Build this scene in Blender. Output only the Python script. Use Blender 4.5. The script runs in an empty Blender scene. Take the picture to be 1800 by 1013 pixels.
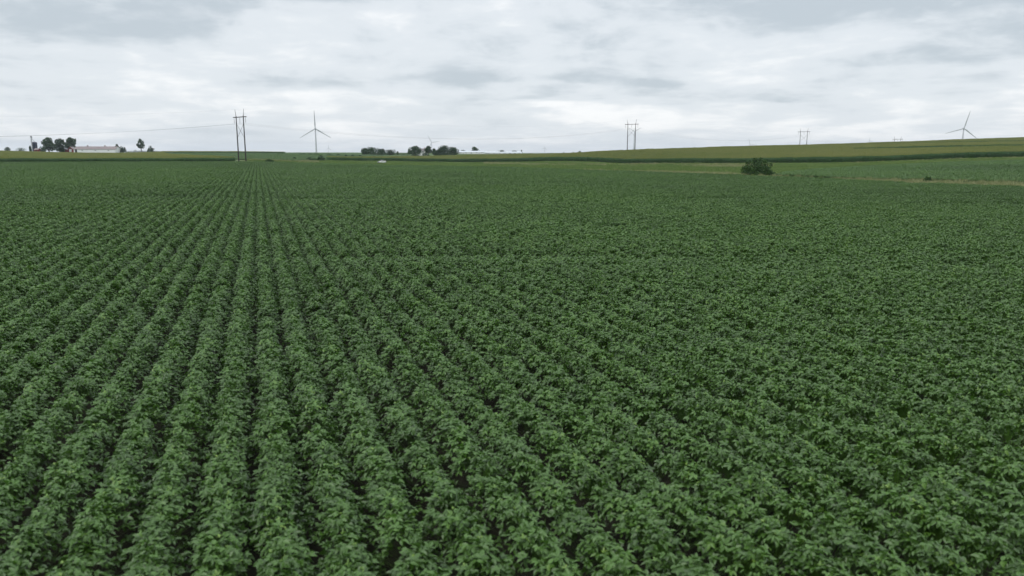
import bpy, bmesh, math, random
import numpy as np
from mathutils import Vector, Matrix
R = math.radians
scene = bpy.context.scene
col = scene.collection

# ------------------------------------------------------------------ camera, sky, sun, exposure
CAM_H = 5.55
FPX, PITCH = 1334.0, 10.2
cam_data = bpy.data.cameras.new("camera")
cam = bpy.data.objects.new("camera", cam_data); col.objects.link(cam)
cam_data.sensor_width = 36.0; cam_data.lens = 36.0 * FPX / 1800.0
cam_data.clip_start = 0.3; cam_data.clip_end = 40000
cam.location = (0, 0, CAM_H); cam.rotation_euler = (R(90 - PITCH), 0, 0)
scene.camera = cam
cam_data.dof.use_dof = True; cam_data.dof.focus_distance = 320.0; cam_data.dof.aperture_fstop = 1.2

scene.view_settings.view_transform = 'Standard'
scene.view_settings.look = 'None'
scene.view_settings.exposure = 0.35
scene.view_settings.gamma = 1.0
scene.cycles.max_bounces = 5
scene.cycles.diffuse_bounces = 3
scene.cycles.glossy_bounces = 2
scene.cycles.transmission_bounces = 3
scene.cycles.volume_bounces = 0
scene.cycles.transparent_max_bounces = 8
scene.cycles.use_denoising = True
scene.cycles.use_adaptive_sampling = False
scene.cycles.filter_width = 1.5
scene.render.film_transparent = False

SUN_EL, SUN_AZ = 58.0, -140.0       # azimuth from +Y, clockwise

def build_world():
    w = bpy.data.worlds.new("World"); scene.world = w; w.use_nodes = True
    nt = w.node_tree; N = nt.nodes; L = nt.links
    for n in list(N): N.remove(n)
    out = N.new('ShaderNodeOutputWorld'); bg = N.new('ShaderNodeBackground')
    bg.inputs['Strength'].default_value = 0.1
    L.new(bg.outputs[0], out.inputs['Surface'])
    sky = N.new('ShaderNodeTexSky'); sky.sky_type = 'NISHITA'; sky.sun_disc = False
    sky.sun_elevation = R(SUN_EL); sky.sun_rotation = R(SUN_AZ); sky.air_density = 1.0; sky.dust_density = 2.0
    def m(op, a, b=None, c=None, clamp=False):
        n = N.new('ShaderNodeMath'); n.operation = op; n.use_clamp = clamp
        for i, v in enumerate((a, b, c)):
            if v is None: continue
            if isinstance(v, (int, float)): n.inputs[i].default_value = v
            else: L.new(v, n.inputs[i])
        return n.outputs[0]
    tc = N.new('ShaderNodeTexCoord'); sep = N.new('ShaderNodeSeparateXYZ'); L.new(tc.outputs['Generated'], sep.inputs[0])
    x, y, z = sep.outputs
    az = m('ARCTAN2', x, y); el = m('ARCSINE', z)
    # cloud base seen in perspective: position on a layer above the viewer
    zz = m('ADD', m('MAXIMUM', z, 0.0), 0.055)
    px, py = m('DIVIDE', x, zz), m('DIVIDE', y, zz)
    comb = N.new('ShaderNodeCombineXYZ'); L.new(px, comb.inputs[0]); L.new(py, comb.inputs[1])
    def noise(scale, detail, rough, dist=0.0, off=(0, 0, 0), sc=(1, 1, 1)):
        mp = N.new('ShaderNodeMapping'); mp.inputs['Location'].default_value = off; mp.inputs['Scale'].default_value = sc
        L.new(comb.outputs[0], mp.inputs[0])
        t = N.new('ShaderNodeTexNoise'); t.inputs['Scale'].default_value = scale; t.inputs['Detail'].default_value = detail
        t.inputs['Roughness'].default_value = rough; t.inputs['Distortion'].default_value = dist
        L.new(mp.outputs[0], t.inputs['Vector']); return t.outputs[0]
    n1 = noise(0.55, 7, 0.56, 0.4, (3.1, 1.7, 0))
    n2 = noise(1.7, 6, 0.6, 0.2, (9.0, 4.0, 2), (0.6, 1.0, 1))
    n3 = noise(0.9, 3, 0.5, 0.0, (21.0, 8.0, 5))
    n4 = noise(0.9, 3, 0.5, 0.0, (41.0, 18.0, 7))
    # cloud masses across the view (azimuth, elevation, sizes, depth)
    azw = m('ADD', az, m('MULTIPLY', m('SUBTRACT', n3, 0.5), 0.22))
    elw = m('ADD', el, m('MULTIPLY', m('SUBTRACT', n4, 0.5), 0.045))
    blobs = []
    def B(u, v, wu, wv, amp): blobs.append(((u - 900) / 1354, (266 - v) / 1420, wu / 1354, wv / 1420, amp))
    B(90, 55, 220, 40, -.36); B(560, 5, 230, 26, -.36); B(300, 70, 150, 22, -.14); B(485, 148, 110, 14, -.24)
    B(90, 98, 130, 16, -.20); B(725, 135, 170, 15, -.24); B(1050, 142, 170, 24, -.46); B(1330, 18, 190, 40, -.30)
    B(1640, 20, 240, 45, -.34); B(1700, 112, 190, 30, -.36); B(1590, 160, 110, 16, -.36); B(1325, 172, 120, 11, -.30)
    B(920, 166, 80, 10, -.22); B(190, 190, 160, 9, -.16); B(1010, 80, 200, 20, -.16); B(620, 60, 160, 20, -.10)
    B(740, 55, 150, 45, .14); B(275, 105, 90, 18, .12); B(30, 172, 90, 18, .22); B(1080, 190, 180, 16, .22)
    B(1480, 175, 90, 14, .20); B(1745, 178, 120, 24, .30); B(1400, 85, 140, 18, .10); B(500, 185, 160, 14, .16); B(1240, 215, 200, 14, .16)
    acc = None
    for (a0, e0, wa, we, amp) in blobs:
        dx = m('MULTIPLY', m('SUBTRACT', azw, a0), 1 / wa); dy = m('MULTIPLY', m('SUBTRACT', elw, e0), 1 / we)
        r2 = m('ADD', m('MULTIPLY', dx, dx), m('MULTIPLY', dy, dy))
        g = m('MULTIPLY', m('EXPONENT', m('MULTIPLY', r2, -1.0)), amp)
        acc = g if acc is None else m('ADD', acc, g)
    # billowing undersides: lumps a little wider than tall, finer towards the horizon
    ang = N.new('ShaderNodeCombineXYZ'); L.new(az, ang.inputs[0]); L.new(m('POWER', m('MAXIMUM', el, 0.0), 0.75), ang.inputs[1])
    def lumps(sx, sy, detail, rough, dist, off):
        mp = N.new('ShaderNodeMapping'); mp.inputs['Location'].default_value = off; mp.inputs['Scale'].default_value = (sx, sy, 1)
        L.new(ang.outputs[0], mp.inputs[0])
        tx = N.new('ShaderNodeTexNoise'); tx.inputs['Scale'].default_value = 1.0; tx.inputs['Detail'].default_value = detail
        tx.inputs['Roughness'].default_value = rough; tx.inputs['Distortion'].default_value = dist
        L.new(mp.outputs[0], tx.inputs['Vector']); return tx.outputs[0]
    def edge(v, lo, hi):
        q = N.new('ShaderNodeMapRange'); q.interpolation_type = 'SMOOTHSTEP'; q.inputs[1].default_value = lo; q.inputs[2].default_value = hi
        L.new(v, q.inputs[0]); return q.outputs[0]
    l1 = lumps(6.0, 13.0, 8, 0.56, 0.4, (2.0, 5.0, 0)); l2 = lumps(15.0, 42.0, 7, 0.58, 0.3, (7.0, 1.0, 3)); l3 = lumps(9.0, 24.0, 8, 0.6, 0.5, (14.0, 3.0, 9))
    # heavier and greyer overhead, brighter breaks low down
    t = m('ADD', m('MULTIPLY_ADD', m('MINIMUM', el, 0.25), -1.2, 0.65), m('MULTIPLY', acc, 1.2))
    t = m('ADD', t, m('MULTIPLY', m('SUBTRACT', edge(l1, .30, .68), 0.5), 0.36))
    t = m('ADD', t, m('MULTIPLY', m('SUBTRACT', edge(l3, .34, .66), 0.5), 0.20))
    t = m('ADD', t, m('MULTIPLY', m('SUBTRACT', edge(l2, .32, .70), 0.5), 0.20))
    t = m('ADD', t, m('MULTIPLY', m('SUBTRACT', n1, 0.5), 0.35), clamp=True)
    ramp = N.new('ShaderNodeValToRGB'); L.new(t, ramp.inputs[0])
    cr = ramp.color_ramp; cr.interpolation = 'EASE'
    cr.elements[0].position = 0.0; cr.elements[0].color = (.45, .505, .55, 1)
    cr.elements[1].position = 1.0; cr.elements[1].color = (.84, .85, .855, 1)
    e = cr.elements.new(0.5); e.color = (.64, .68, .715, 1)
    sc = N.new('ShaderNodeVectorMath'); sc.operation = 'SCALE'; # an overcast sky is brightest overhead
    mr = N.new('ShaderNodeMapRange'); mr.interpolation_type = 'SMOOTHSTEP'
    mr.inputs[1].default_value = .22; mr.inputs[2].default_value = 1.2; mr.inputs[3].default_value = 10.0; mr.inputs[4].default_value = 23.0
    L.new(el, mr.inputs[0]); L.new(mr.outputs[0], sc.inputs['Scale'])
    L.new(ramp.outputs[0], sc.inputs[0])
    mix = N.new('ShaderNodeMix'); mix.data_type = 'RGBA'; mix.inputs[0].default_value = 0.93
    L.new(sky.outputs[0], mix.inputs[6]); L.new(sc.outputs[0], mix.inputs[7])
    L.new(mix.outputs[2], bg.inputs['Color'])
    w.cycles.sampling_method = 'MANUAL'; w.cycles.sample_map_resolution = 512
build_world()

sd = bpy.data.lights.new("sun", 'SUN'); sd.energy = 0.7; sd.angle = R(18); sd.color = (1, .96, .9)
sun = bpy.data.objects.new("sun", sd); col.objects.link(sun)
sun_dir = Vector((math.sin(R(SUN_AZ)) * math.cos(R(SUN_EL)), math.cos(R(SUN_AZ)) * math.cos(R(SUN_EL)), math.sin(R(SUN_EL))))
sun.rotation_euler = sun_dir.to_track_quat('Z', 'Y').to_euler(); sun.location = (0, 0, 60)

# ------------------------------------------------------------------ helpers
def tag(o, label=None, cat=None, group=None, kind=None):
    if label: o['label'] = label
    if cat: o['category'] = cat
    if group: o['group'] = group
    if kind: o['kind'] = kind
    return o

def empty(name, loc, rz=0.0):
    o = bpy.data.objects.new(name, None); col.objects.link(o)
    o.location = loc; o.rotation_euler = (0, 0, rz); o.empty_display_size = 0.5
    return o

class MB:
    """collects shapes and links them as one mesh object"""
    def __init__(s): s.v = []; s.f = []; s.tone = []
    def add(s, vs, fs, tone=0.5):
        k = len(s.v); s.v.extend([tuple(p) for p in vs]); s.f.extend([tuple(k + i for i in f) for f in fs]); s.tone.extend([tone] * len(vs))
    def box(s, c, d, rot=None):
        x, y, z = d[0] / 2, d[1] / 2, d[2] / 2
        vs = [Vector(p) for p in ((-x, -y, -z), (x, -y, -z), (x, y, -z), (-x, y, -z), (-x, -y, z), (x, -y, z), (x, y, z), (-x, y, z))]
        if rot is not None: vs = [rot @ p for p in vs]
        c = Vector(c)
        s.add([p + c for p in vs], [(0, 3, 2, 1), (4, 5, 6, 7), (0, 1, 5, 4), (1, 2, 6, 5), (2, 3, 7, 6), (3, 0, 4, 7)])
    def tube(s, pts, rads, n=8, cap=True):
        pts = [Vector(p) for p in pts]; rings = []
        for i, p in enumerate(pts):
            d = (pts[min(i + 1, len(pts) - 1)] - pts[max(i - 1, 0)]).normalized()
            a = d.orthogonal().normalized() if abs(d.z) < .95 else Vector((1, 0, 0)).cross(d).normalized()
            b = d.cross(a)
            rings.append([p + (a * math.cos(2 * math.pi * k / n) + b * math.sin(2 * math.pi * k / n)) * rads[i] for k in range(n)])
        vs = [q for r in rings for q in r]; fs = []
        for i in range(len(pts) - 1):
            for k in range(n):
                fs.append((i * n + k, i * n + (k + 1) % n, (i + 1) * n + (k + 1) % n, (i + 1) * n + k))
        if cap: fs.append(tuple(range(n))[::-1]); fs.append(tuple((len(pts) - 1) * n + k for k in range(n)))
        s.add(vs, fs)
    def prism(s, prof, y0, y1):
        """profile in XZ extruded along Y"""
        n = len(prof)
        vs = [(x, y0, z) for x, z in prof] + [(x, y1, z) for x, z in prof]
        s.add(vs, [tuple(range(n)), tuple(range(2 * n - 1, n - 1, -1))] + [(i, n + i, n + (i + 1) % n, (i + 1) % n) for i in range(n)])
    def mesh(s, name, mat=None, smooth=False):
        me = bpy.data.meshes.new(name); me.from_pydata(s.v, [], s.f)
        a = me.attributes.new('tone', 'FLOAT', 'POINT'); a.data.foreach_set('value', np.array(s.tone, dtype=np.float32))
        if mat: me.materials.append(mat)
        if smooth: me.polygons.foreach_set('use_smooth', [True] * len(me.polygons))
        me.update(); return me
    def build(s, name, mat=None, parent=None, smooth=False):
        o = bpy.data.objects.new(name, s.mesh(name, mat, smooth)); col.objects.link(o)
        if parent: o.parent = parent
        return o

def copy_tree(o, parent=None):
    c = o.copy(); col.objects.link(c)
    if parent: c.parent = parent
    for ch in [q for q in list(col.objects) if q.parent == o]: copy_tree(ch, c)
    return c

# ------------------------------------------------------------------ materials
def mat_basic(name, color, rough=0.7, var=0.25, scale=3.0, spec=0.3, metallic=0.0, stretch=(1, 1, 1)):
    m = bpy.data.materials.new(name); m.use_nodes = True
    nt = m.node_tree; N = nt.nodes; L = nt.links; b = N['Principled BSDF']
    b.inputs['Roughness'].default_value = rough; b.inputs['Specular IOR Level'].default_value = spec; b.inputs['Metallic'].default_value = metallic
    tc = N.new('ShaderNodeTexCoord'); mp = N.new('ShaderNodeMapping'); mp.inputs['Scale'].default_value = stretch
    L.new(tc.outputs['Object'], mp.inputs[0])
    t = N.new('ShaderNodeTexNoise'); t.inputs['Scale'].default_value = scale; t.inputs['Detail'].default_value = 5; L.new(mp.outputs[0], t.inputs[0])
    r = N.new('ShaderNodeValToRGB'); L.new(t.outputs[0], r.inputs[0])
    r.color_ramp.elements[0].position = .3; r.color_ramp.elements[1].position = .7
    r.color_ramp.elements[0].color = tuple(c * (1 - var) for c in color) + (1,)
    r.color_ramp.elements[1].color = tuple(min(1, c * (1 + var)) for c in color) + (1,)
    L.new(r.outputs[0], b.inputs['Base Color'])
    return m

def mat_leaf(name, dark, light, young, rough=0.45, spec=0.5, trans=0.25, patch_scale=0.02, patch=0.35, under=1.35, irand=0.5):
    """foliage: tone per leaf (vertex attribute), variation per plant and per patch of field, paler undersides"""
    m = bpy.data.materials.new(name); m.use_nodes = True
    nt = m.node_tree; N = nt.nodes; L = nt.links; b = N['Principled BSDF']; out = N['Material Output']
    at = N.new('ShaderNodeAttribute'); at.attribute_name = 'tone'
    oi = N.new('ShaderNodeObjectInfo')
    ns = N.new('ShaderNodeTexNoise'); ns.inputs['Scale'].default_value = patch_scale; ns.inputs['Detail'].default_value = 7
    L.new(oi.outputs['Location'], ns.inputs['Vector'])
    def mm(op, a, bb):
        n = N.new('ShaderNodeMath'); n.operation = op
        for i, v in enumerate((a, bb)):
            if isinstance(v, (int, float)): n.inputs[i].default_value = v
            else: L.new(v, n.inputs[i])
        return n.outputs[0]
    t = mm('ADD', at.outputs['Fac'], mm('MULTIPLY', mm('SUBTRACT', oi.outputs['Random'], 0.5), irand * 0.5))
    t = mm('ADD', t, mm('MULTIPLY', mm('SUBTRACT', ns.outputs[0], 0.5), patch * 2))
    r = N.new('ShaderNodeValToRGB'); L.new(t, r.inputs[0]); c = r.color_ramp
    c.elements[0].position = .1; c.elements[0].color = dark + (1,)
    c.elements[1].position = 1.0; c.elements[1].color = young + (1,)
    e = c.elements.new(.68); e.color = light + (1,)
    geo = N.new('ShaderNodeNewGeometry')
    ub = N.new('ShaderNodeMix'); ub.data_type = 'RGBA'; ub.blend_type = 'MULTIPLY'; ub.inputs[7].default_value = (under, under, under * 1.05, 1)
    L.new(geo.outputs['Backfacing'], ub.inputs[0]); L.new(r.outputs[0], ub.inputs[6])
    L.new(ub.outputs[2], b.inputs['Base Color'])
    b.inputs['Roughness'].default_value = rough; b.inputs['Specular IOR Level'].default_value = spec
    if trans > 0:
        tr = N.new('ShaderNodeBsdfTranslucent'); L.new(r.outputs[0], tr.inputs[0])
        mx = N.new('ShaderNodeMixShader'); mx.inputs[0].default_value = trans
        L.new(b.outputs[0], mx.inputs[1]); L.new(tr.outputs[0], mx.inputs[2]); L.new(mx.outputs[0], out.inputs['Surface'])
    return m

M = {}
M['soil'] = mat_basic('soil', (.03, .027, .02), .95, .35, .6, .1)
M['grass_base'] = mat_basic('grass_base', (.12, .17, .05), .9, .3, .12, .15)
M['far_fields'] = mat_basic('far_fields', (.07, .11, .045), .9, .35, .006, .1, stretch=(1, 3, 1))
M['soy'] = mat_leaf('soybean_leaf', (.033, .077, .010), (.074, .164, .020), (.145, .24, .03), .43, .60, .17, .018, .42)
M['soy_far'] = M['soy']
M['corn_leaf'] = mat_leaf('corn_leaf', (.03, .08, .022), (.06, .14, .036), (.11, .20, .045), .5, .4, .2, .01, .2)
M['corn_tassel'] = mat_leaf('corn_tassel', (.17, .205, .055), (.24, .265, .08), (.31, .29, .11), .8, .2, .15, .008, .5, 1.0)
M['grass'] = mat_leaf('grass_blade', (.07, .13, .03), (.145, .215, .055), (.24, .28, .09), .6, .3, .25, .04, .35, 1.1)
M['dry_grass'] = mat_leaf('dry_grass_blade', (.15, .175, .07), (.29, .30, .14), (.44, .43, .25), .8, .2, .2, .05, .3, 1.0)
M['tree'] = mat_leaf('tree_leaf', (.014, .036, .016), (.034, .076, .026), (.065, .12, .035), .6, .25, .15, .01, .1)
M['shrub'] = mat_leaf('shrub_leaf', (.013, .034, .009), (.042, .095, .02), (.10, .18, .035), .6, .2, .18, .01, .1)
M['bark'] = mat_basic('bark', (.07, .06, .05), .9, .35, 6)
M['pole'] = mat_basic('pole_wood', (.045, .038, .034), .85, .3, 4, stretch=(4, 4, .4))
M['steel'] = mat_basic('galvanised_steel', (.30, .31, .32), .5, .15, 5, .5, .4)
M['ceramic'] = mat_basic('insulator_glaze', (.12, .10, .09), .3, .1, 5, .5)
M['wire'] = mat_basic('wire_metal', (.10, .10, .105), .6, .1, 2, .3)
M['turbine'] = mat_basic('turbine_paint', (.50, .51, .53), .5, .06, .3, .4)
M['white_wall'] = mat_basic('white_siding', (.76, .76, .75), .6, .08, .8, .3, stretch=(6, 6, .4))
M['white_metal'] = mat_basic('white_roof_metal', (.50, .53, .56), .45, .08, .5, .4)
M['rust_roof'] = mat_basic('red_brown_roof', (.22, .185, .18), .75, .22, .5, .2, stretch=(3, .5, 1))
M['red_wall'] = mat_basic('red_barn_boards', (.22, .045, .045), .8, .25, 1.5, .2, stretch=(6, 6, .4))
M['grey_roof'] = mat_basic('grey_shingle', (.18, .165, .165), .85, .2, 1.5, .2)
M['dark_metal'] = mat_basic('dark_blue_enamel', (.035, .045, .075), .5, .2, .6, .4)
M['dark'] = mat_basic('dark_opening', (.02, .02, .02), .8, .2, 2)
M['glass'] = mat_basic('window_glass', (.03, .035, .04), .1, .1, 2, .6)
M['truck_paint'] = mat_basic('white_truck_paint', (.72, .72, .70), .3, .04, 1, .5)
M['rubber'] = mat_basic('tyre_rubber', (.02, .02, .02), .85, .2, 5)

# ------------------------------------------------------------------ terrain
KX = FPX * 1.015; KY = FPX * 1.0324          # picture scale used when reading positions off the photograph
V0 = 506.5 - FPX * math.tan(R(PITCH))
def U(u): return (u - 900.0) / KX             # azimuth tangent
PROF = {
 -500: [(330,0),(355,.8),(600,2.6),(860,4.8),(1100,8),(1500,5),(2500,-12)],
 0:    [(330,0),(355,.8),(600,2.6),(860,4.6),(1100,7.6),(1500,5),(2500,-12)],
 100:  [(330,0),(355,.8),(600,2.0),(860,2.7),(910,4.2),(1200,4.2),(1500,0),(2500,-14)],
 200:  [(330,0),(355,.8),(600,1.5),(860,1.6),(910,4.0),(1200,4.4),(1500,0),(2500,-14)],
 300:  [(330,0),(355,.8),(500,1.5),(700,2.6),(860,4.0),(960,4.6),(1200,3.6),(1500,0),(2500,-14)],
 450:  [(330,0),(360,1.0),(420,1.2),(600,2.0),(800,3.3),(900,4.0),(1100,4.4),(1500,-4),(2500,-15)],
 600:  [(315,0),(345,-.2),(420,-1),(560,-1.7),(640,-1.0),(850,2.0),(1050,4.0),(1200,4.3),(1500,-4),(2500,-15)],
 750:  [(272,0),(310,-.4),(450,-1.8),(600,-2.5),(680,-1.6),(850,.7),(1000,1.8),(1300,3.6),(1600,-4),(2500,-15)],
 900:  [(245,0),(270,-.2),(400,-1.6),(550,-2.4),(650,-1.1),(760,.3),(900,.6),(1100,1.1),(1350,3.3),(1600,-4),(2500,-15)],
 1100: [(195,0),(215,-.2),(330,-1.2),(440,-1.4),(545,3.9),(570,4.3),(620,4.3),(800,1.5),(1100,0),(1600,-8),(2500,-15)],
 1300: [(160,0),(180,-.1),(300,-.9),(400,-.65),(630,6.9),(680,7.3),(790,3.5),(1000,0),(1600,-8),(2500,-15)],
 1500: [(132,0),(145,0),(270,-.3),(330,.3),(350,.5),(530,4.7),(690,9.8),(750,10.8),(900,4),(1000,1),(1600,-8),(2500,-15)],
 1650: [(115,0),(130,.1),(285,.9),(350,2.0),(505,5.8),(670,10.8),(800,14.6),(850,14.8),(1050,4),(1700,-8),(2500,-15)],
 1800: [(106,0),(125,.2),(300,1.6),(350,3.3),(480,7),(650,11.7),(850,18.3),(900,18.6),(1200,8),(1900,-5),(2600,-15)],
 2300: [(80,0),(110,.3),(300,2.2),(350,3.8),(480,8),(650,13),(850,20),(950,20),(1300,8),(2000,-5),(2600,-15)],
}
_us = sorted(PROF); _ya = np.arange(0, 3001, 5.0)
_aa = np.linspace(U(-500), U(2300), 281)
_tab = np.zeros((len(_us), len(_ya)))
for i, u in enumerate(_us):
    pr = [(0, 0)] + PROF[u]
    _tab[i] = np.interp(_ya, [p[0] for p in pr], [p[1] for p in pr])
_T = np.zeros((len(_aa), len(_ya)))
for j in range(len(_ya)): _T[:, j] = np.interp(_aa, [U(u) for u in _us], _tab[:, j])
def _smooth(A, k, axis):
    w = np.hanning(k + 2)[1:-1]; w /= w.sum(); h = k // 2
    P = np.pad(A, [(h, h) if ax == axis else (0, 0) for ax in range(2)], mode='edge')
    return np.apply_along_axis(lambda q: np.convolve(q, w, 'valid'), axis, P)
_T = _smooth(_smooth(_T, 9, 1), 17, 0)
def zg(X, Y):
    X = np.asarray(X, float); Y = np.asarray(Y, float)
    Yc = np.clip(Y, 1e-3, 2999.0)
    a = np.clip(np.where(Y > 1, X / np.maximum(Y, 1.0), np.sign(X) * 9), _aa[0], _aa[-1] - 1e-6)
    ai = (a - _aa[0]) / (_aa[1] - _aa[0]); yi = Yc / 5.0
    i = np.clip(ai.astype(int), 0, len(_aa) - 2); j = np.clip(yi.astype(int), 0, len(_ya) - 2)
    fa, fy = ai - i, yi - j
    z = (_T[i, j] * (1 - fa) + _T[i + 1, j] * fa) * (1 - fy) + (_T[i, j + 1] * (1 - fa) + _T[i + 1, j + 1] * fa) * fy
    return z
def Z(X, Y): return float(zg(X, Y))
def G(u, Y): X = U(u) * Y; return Vector((X, Y, Z(X, Y)))
def vof(u, Y): return V0 + (CAM_H - Z(U(u) * Y, Y)) * KY / Y
def findY(u, v, lo, hi):
    ys = np.arange(lo, hi, 2.0); return float(min(ys, key=lambda y: abs(vof(u, y) - v)))

def build_ground():
    rr = [0, 3] + list(np.arange(8, 1300, 8)) + list(np.geomspace(1310, 12000, 45))
    ang = list(np.arange(-48, 48.01, .6)) + list(np.arange(54, 312, 6))
    na = len(ang); vs = []
    A = np.radians(np.array(ang))
    for r in rr[1:]:
        x, y = r * np.sin(A), r * np.cos(A); z = zg(x, y)
        vs += list(zip(x, y, z))
    nr = len(rr) - 1; c = len(vs); vs.append((0, 0, 0)); fs = []
    for k in range(na): fs.append((c, (k + 1) % na, k))
    for i in range(nr - 1):
        for k in range(na): fs.append((i * na + k, i * na + (k + 1) % na, (i + 1) * na + (k + 1) % na, (i + 1) * na + k))
    me = bpy.data.meshes.new('ground'); me.from_pydata(vs, [], fs); me.update()
    m = bpy.data.materials.new('ground_soil_and_far_fields'); m.use_nodes = True
    nt = m.node_tree; N = nt.nodes; L = nt.links; b = N['Principled BSDF']; b.inputs['Roughness'].default_value = .95; b.inputs['Specular IOR Level'].default_value = .1
    tc = N.new('ShaderNodeTexCoord'); sep = N.new('ShaderNodeSeparateXYZ'); L.new(tc.outputs['Object'], sep.inputs[0])
    n1 = N.new('ShaderNodeTexNoise'); n1.inputs['Scale'].default_value = 1.5; n1.inputs['Detail'].default_value = 6; L.new(tc.outputs['Object'], n1.inputs[0])
    r1 = N.new('ShaderNodeValToRGB'); L.new(n1.outputs[0], r1.inputs[0])
    r1.color_ramp.elements[0].color = (.012, .013, .008, 1); r1.color_ramp.elements[1].color = (.03, .028, .019, 1)
    vo = N.new('ShaderNodeTexVoronoi'); vo.inputs['Scale'].default_value = .003; L.new(tc.outputs['Object'], vo.inputs[0])
    r2 = N.new('ShaderNodeValToRGB'); L.new(vo.outputs['Color'], r2.inputs[0])
    r2.color_ramp.elements[0].color = (.05, .095, .035, 1); r2.color_ramp.elements[1].color = (.12, .14, .055, 1)
    ge = N.new('ShaderNodeMath'); ge.operation = 'GREATER_THAN'; ge.inputs[1].default_value = 345; L.new(sep.outputs[1], ge.inputs[0])
    mx = N.new('ShaderNodeMix'); mx.data_type = 'RGBA'; L.new(ge.outputs[0], mx.inputs[0]); L.new(r1.outputs[0], mx.inputs[6]); L.new(r2.outputs[0], mx.inputs[7])
    L.new(mx.outputs[2], b.inputs['Base Color'])
    me.materials.append(m)
    me.polygons.foreach_set('use_smooth', [True] * len(me.polygons))
    o = bpy.data.objects.new('ground', me); col.objects.link(o); tag(o, kind='structure')
build_ground()

# field outlines as (u, Y) corner lists
B1 = [(-400,340),(0,340),(420,346),(470,345),(560,330),(640,303),(750,275),(900,247),(1000,217),(1100,197),(1200,180),(1300,163),(1365,153),(1500,134),(1650,118),(1800,107),(2200,86)]
def poly(pts): return np.array([(U(u) * Y, Y) for u, Y in pts])
def inside(P, X, Y):
    r = np.zeros(len(X), bool); n = len(P)
    for i in range(n):
        x1, y1 = P[i]; x2, y2 = P[(i + 1) % n]
        c = (y1 > Y) != (y2 > Y)
        r ^= c & (X < (x2 - x1) * (Y - y1) / (y2 - y1 + 1e-12) + x1)
    return r
SOY1 = poly([(-400,340)] + B1[1:] + [(2200,86),(2600,60),(3400,20),(4000,1),(4000,.5),(-2300,.5),(-2300,40),(-900,330)])
SOY1 = np.array([p for p in SOY1])
SOY2 = poly([(1362,166),(1420,159),(1500,147),(1600,139),(1700,130),(1800,125),(2200,103),(2250,310),(1800,302),(1660,288),(1520,272),(1440,238),(1380,195)])
SOY3 = poly([(436,405),(520,425),(570,600),(690,700),(720,790),(640,840),(560,840),(480,810),(292,800),(294,600),(395,430)])
CORN_L = poly([(-450,353),(0,353),(300,356),(385,362),(412,372),(400,392),(380,430),(300,560),(282,860),(-450,880)])
CORN_RIDGE = poly([(285,815),(400,820),(440,850),(500,885),(500,905),(285,910)])
CORN_R1 = poly([(575,560),(690,605),(800,572),(900,550),(1000,490),(1100,440),(1200,418),(1300,400),(1400,372),(1500,350),(1800,350),(2250,356),
                (2250,452),(1800,452),(1650,486),(1500,517),(1492,545),(1486,660),(1474,750),(1340,682),(1250,645),(1100,556),(1030,610),(960,720),(900,765),(800,725),(690,660),(575,585)])
CORN_R2 = poly([(1489,662),(1494,550),(1650,542),(1800,508),(2250,508),(2250,618),(1800,618),(1650,646),(1520,666)])
CORN_R3 = poly([(1482,680),(1500,684),(1650,688),(1800,672),(2250,670),(2250,900),(1800,870),(1650,815),(1540,765),(1476,748)])

# ------------------------------------------------------------------ scattering: one mesh holds prototypes and points, nodes set a prototype on every point
def scatter_group():
    ng = bpy.data.node_groups.new('scatter', 'GeometryNodeTree')
    ng.interface.new_socket('Geometry', in_out='INPUT', socket_type='NodeSocketGeometry')
    ng.interface.new_socket('Geometry', in_out='OUTPUT', socket_type='NodeSocketGeometry')
    N = ng.nodes; L = ng.links
    gi = N.new('NodeGroupInput'); go = N.new('NodeGroupOutput')
    def attr(name, t):
        n = N.new('GeometryNodeInputNamedAttribute'); n.data_type = t; n.inputs['Name'].default_value = name
        return n.outputs['Attribute']
    vid = attr('vid', 'INT')
    cmp = N.new('FunctionNodeCompare'); cmp.data_type = 'INT'; cmp.operation = 'GREATER_THAN'
    ia = [s for s in cmp.inputs if s.type == 'INT']; L.new(vid, ia[0]); ia[1].default_value = 0
    sp = N.new('GeometryNodeSeparateGeometry'); sp.domain = 'POINT'
    L.new(gi.outputs[0], sp.inputs['Geometry']); L.new(cmp.outputs[0], sp.inputs['Selection'])
    si = N.new('GeometryNodeSplitToInstances'); si.domain = 'POINT'
    L.new(sp.outputs['Selection'], si.inputs['Geometry']); L.new(vid, si.inputs['Group ID'])
    ip = N.new('GeometryNodeInstanceOnPoints'); ip.inputs['Pick Instance'].default_value = True
    L.new(sp.outputs['Inverted'], ip.inputs['Points']); L.new(si.outputs['Instances'], ip.inputs['Instance'])
    L.new(attr('pick', 'INT'), ip.inputs['Instance Index'])
    L.new(attr('scl', 'FLOAT_VECTOR'), ip.inputs['Scale'])
    rot = N.new('FunctionNodeEulerToRotation'); L.new(attr('rot', 'FLOAT_VECTOR'), rot.inputs[0]); L.new(rot.outputs[0], ip.inputs['Rotation'])
    L.new(ip.outputs[0], go.inputs[0])
    return ng
SCATTER = scatter_group()

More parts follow.
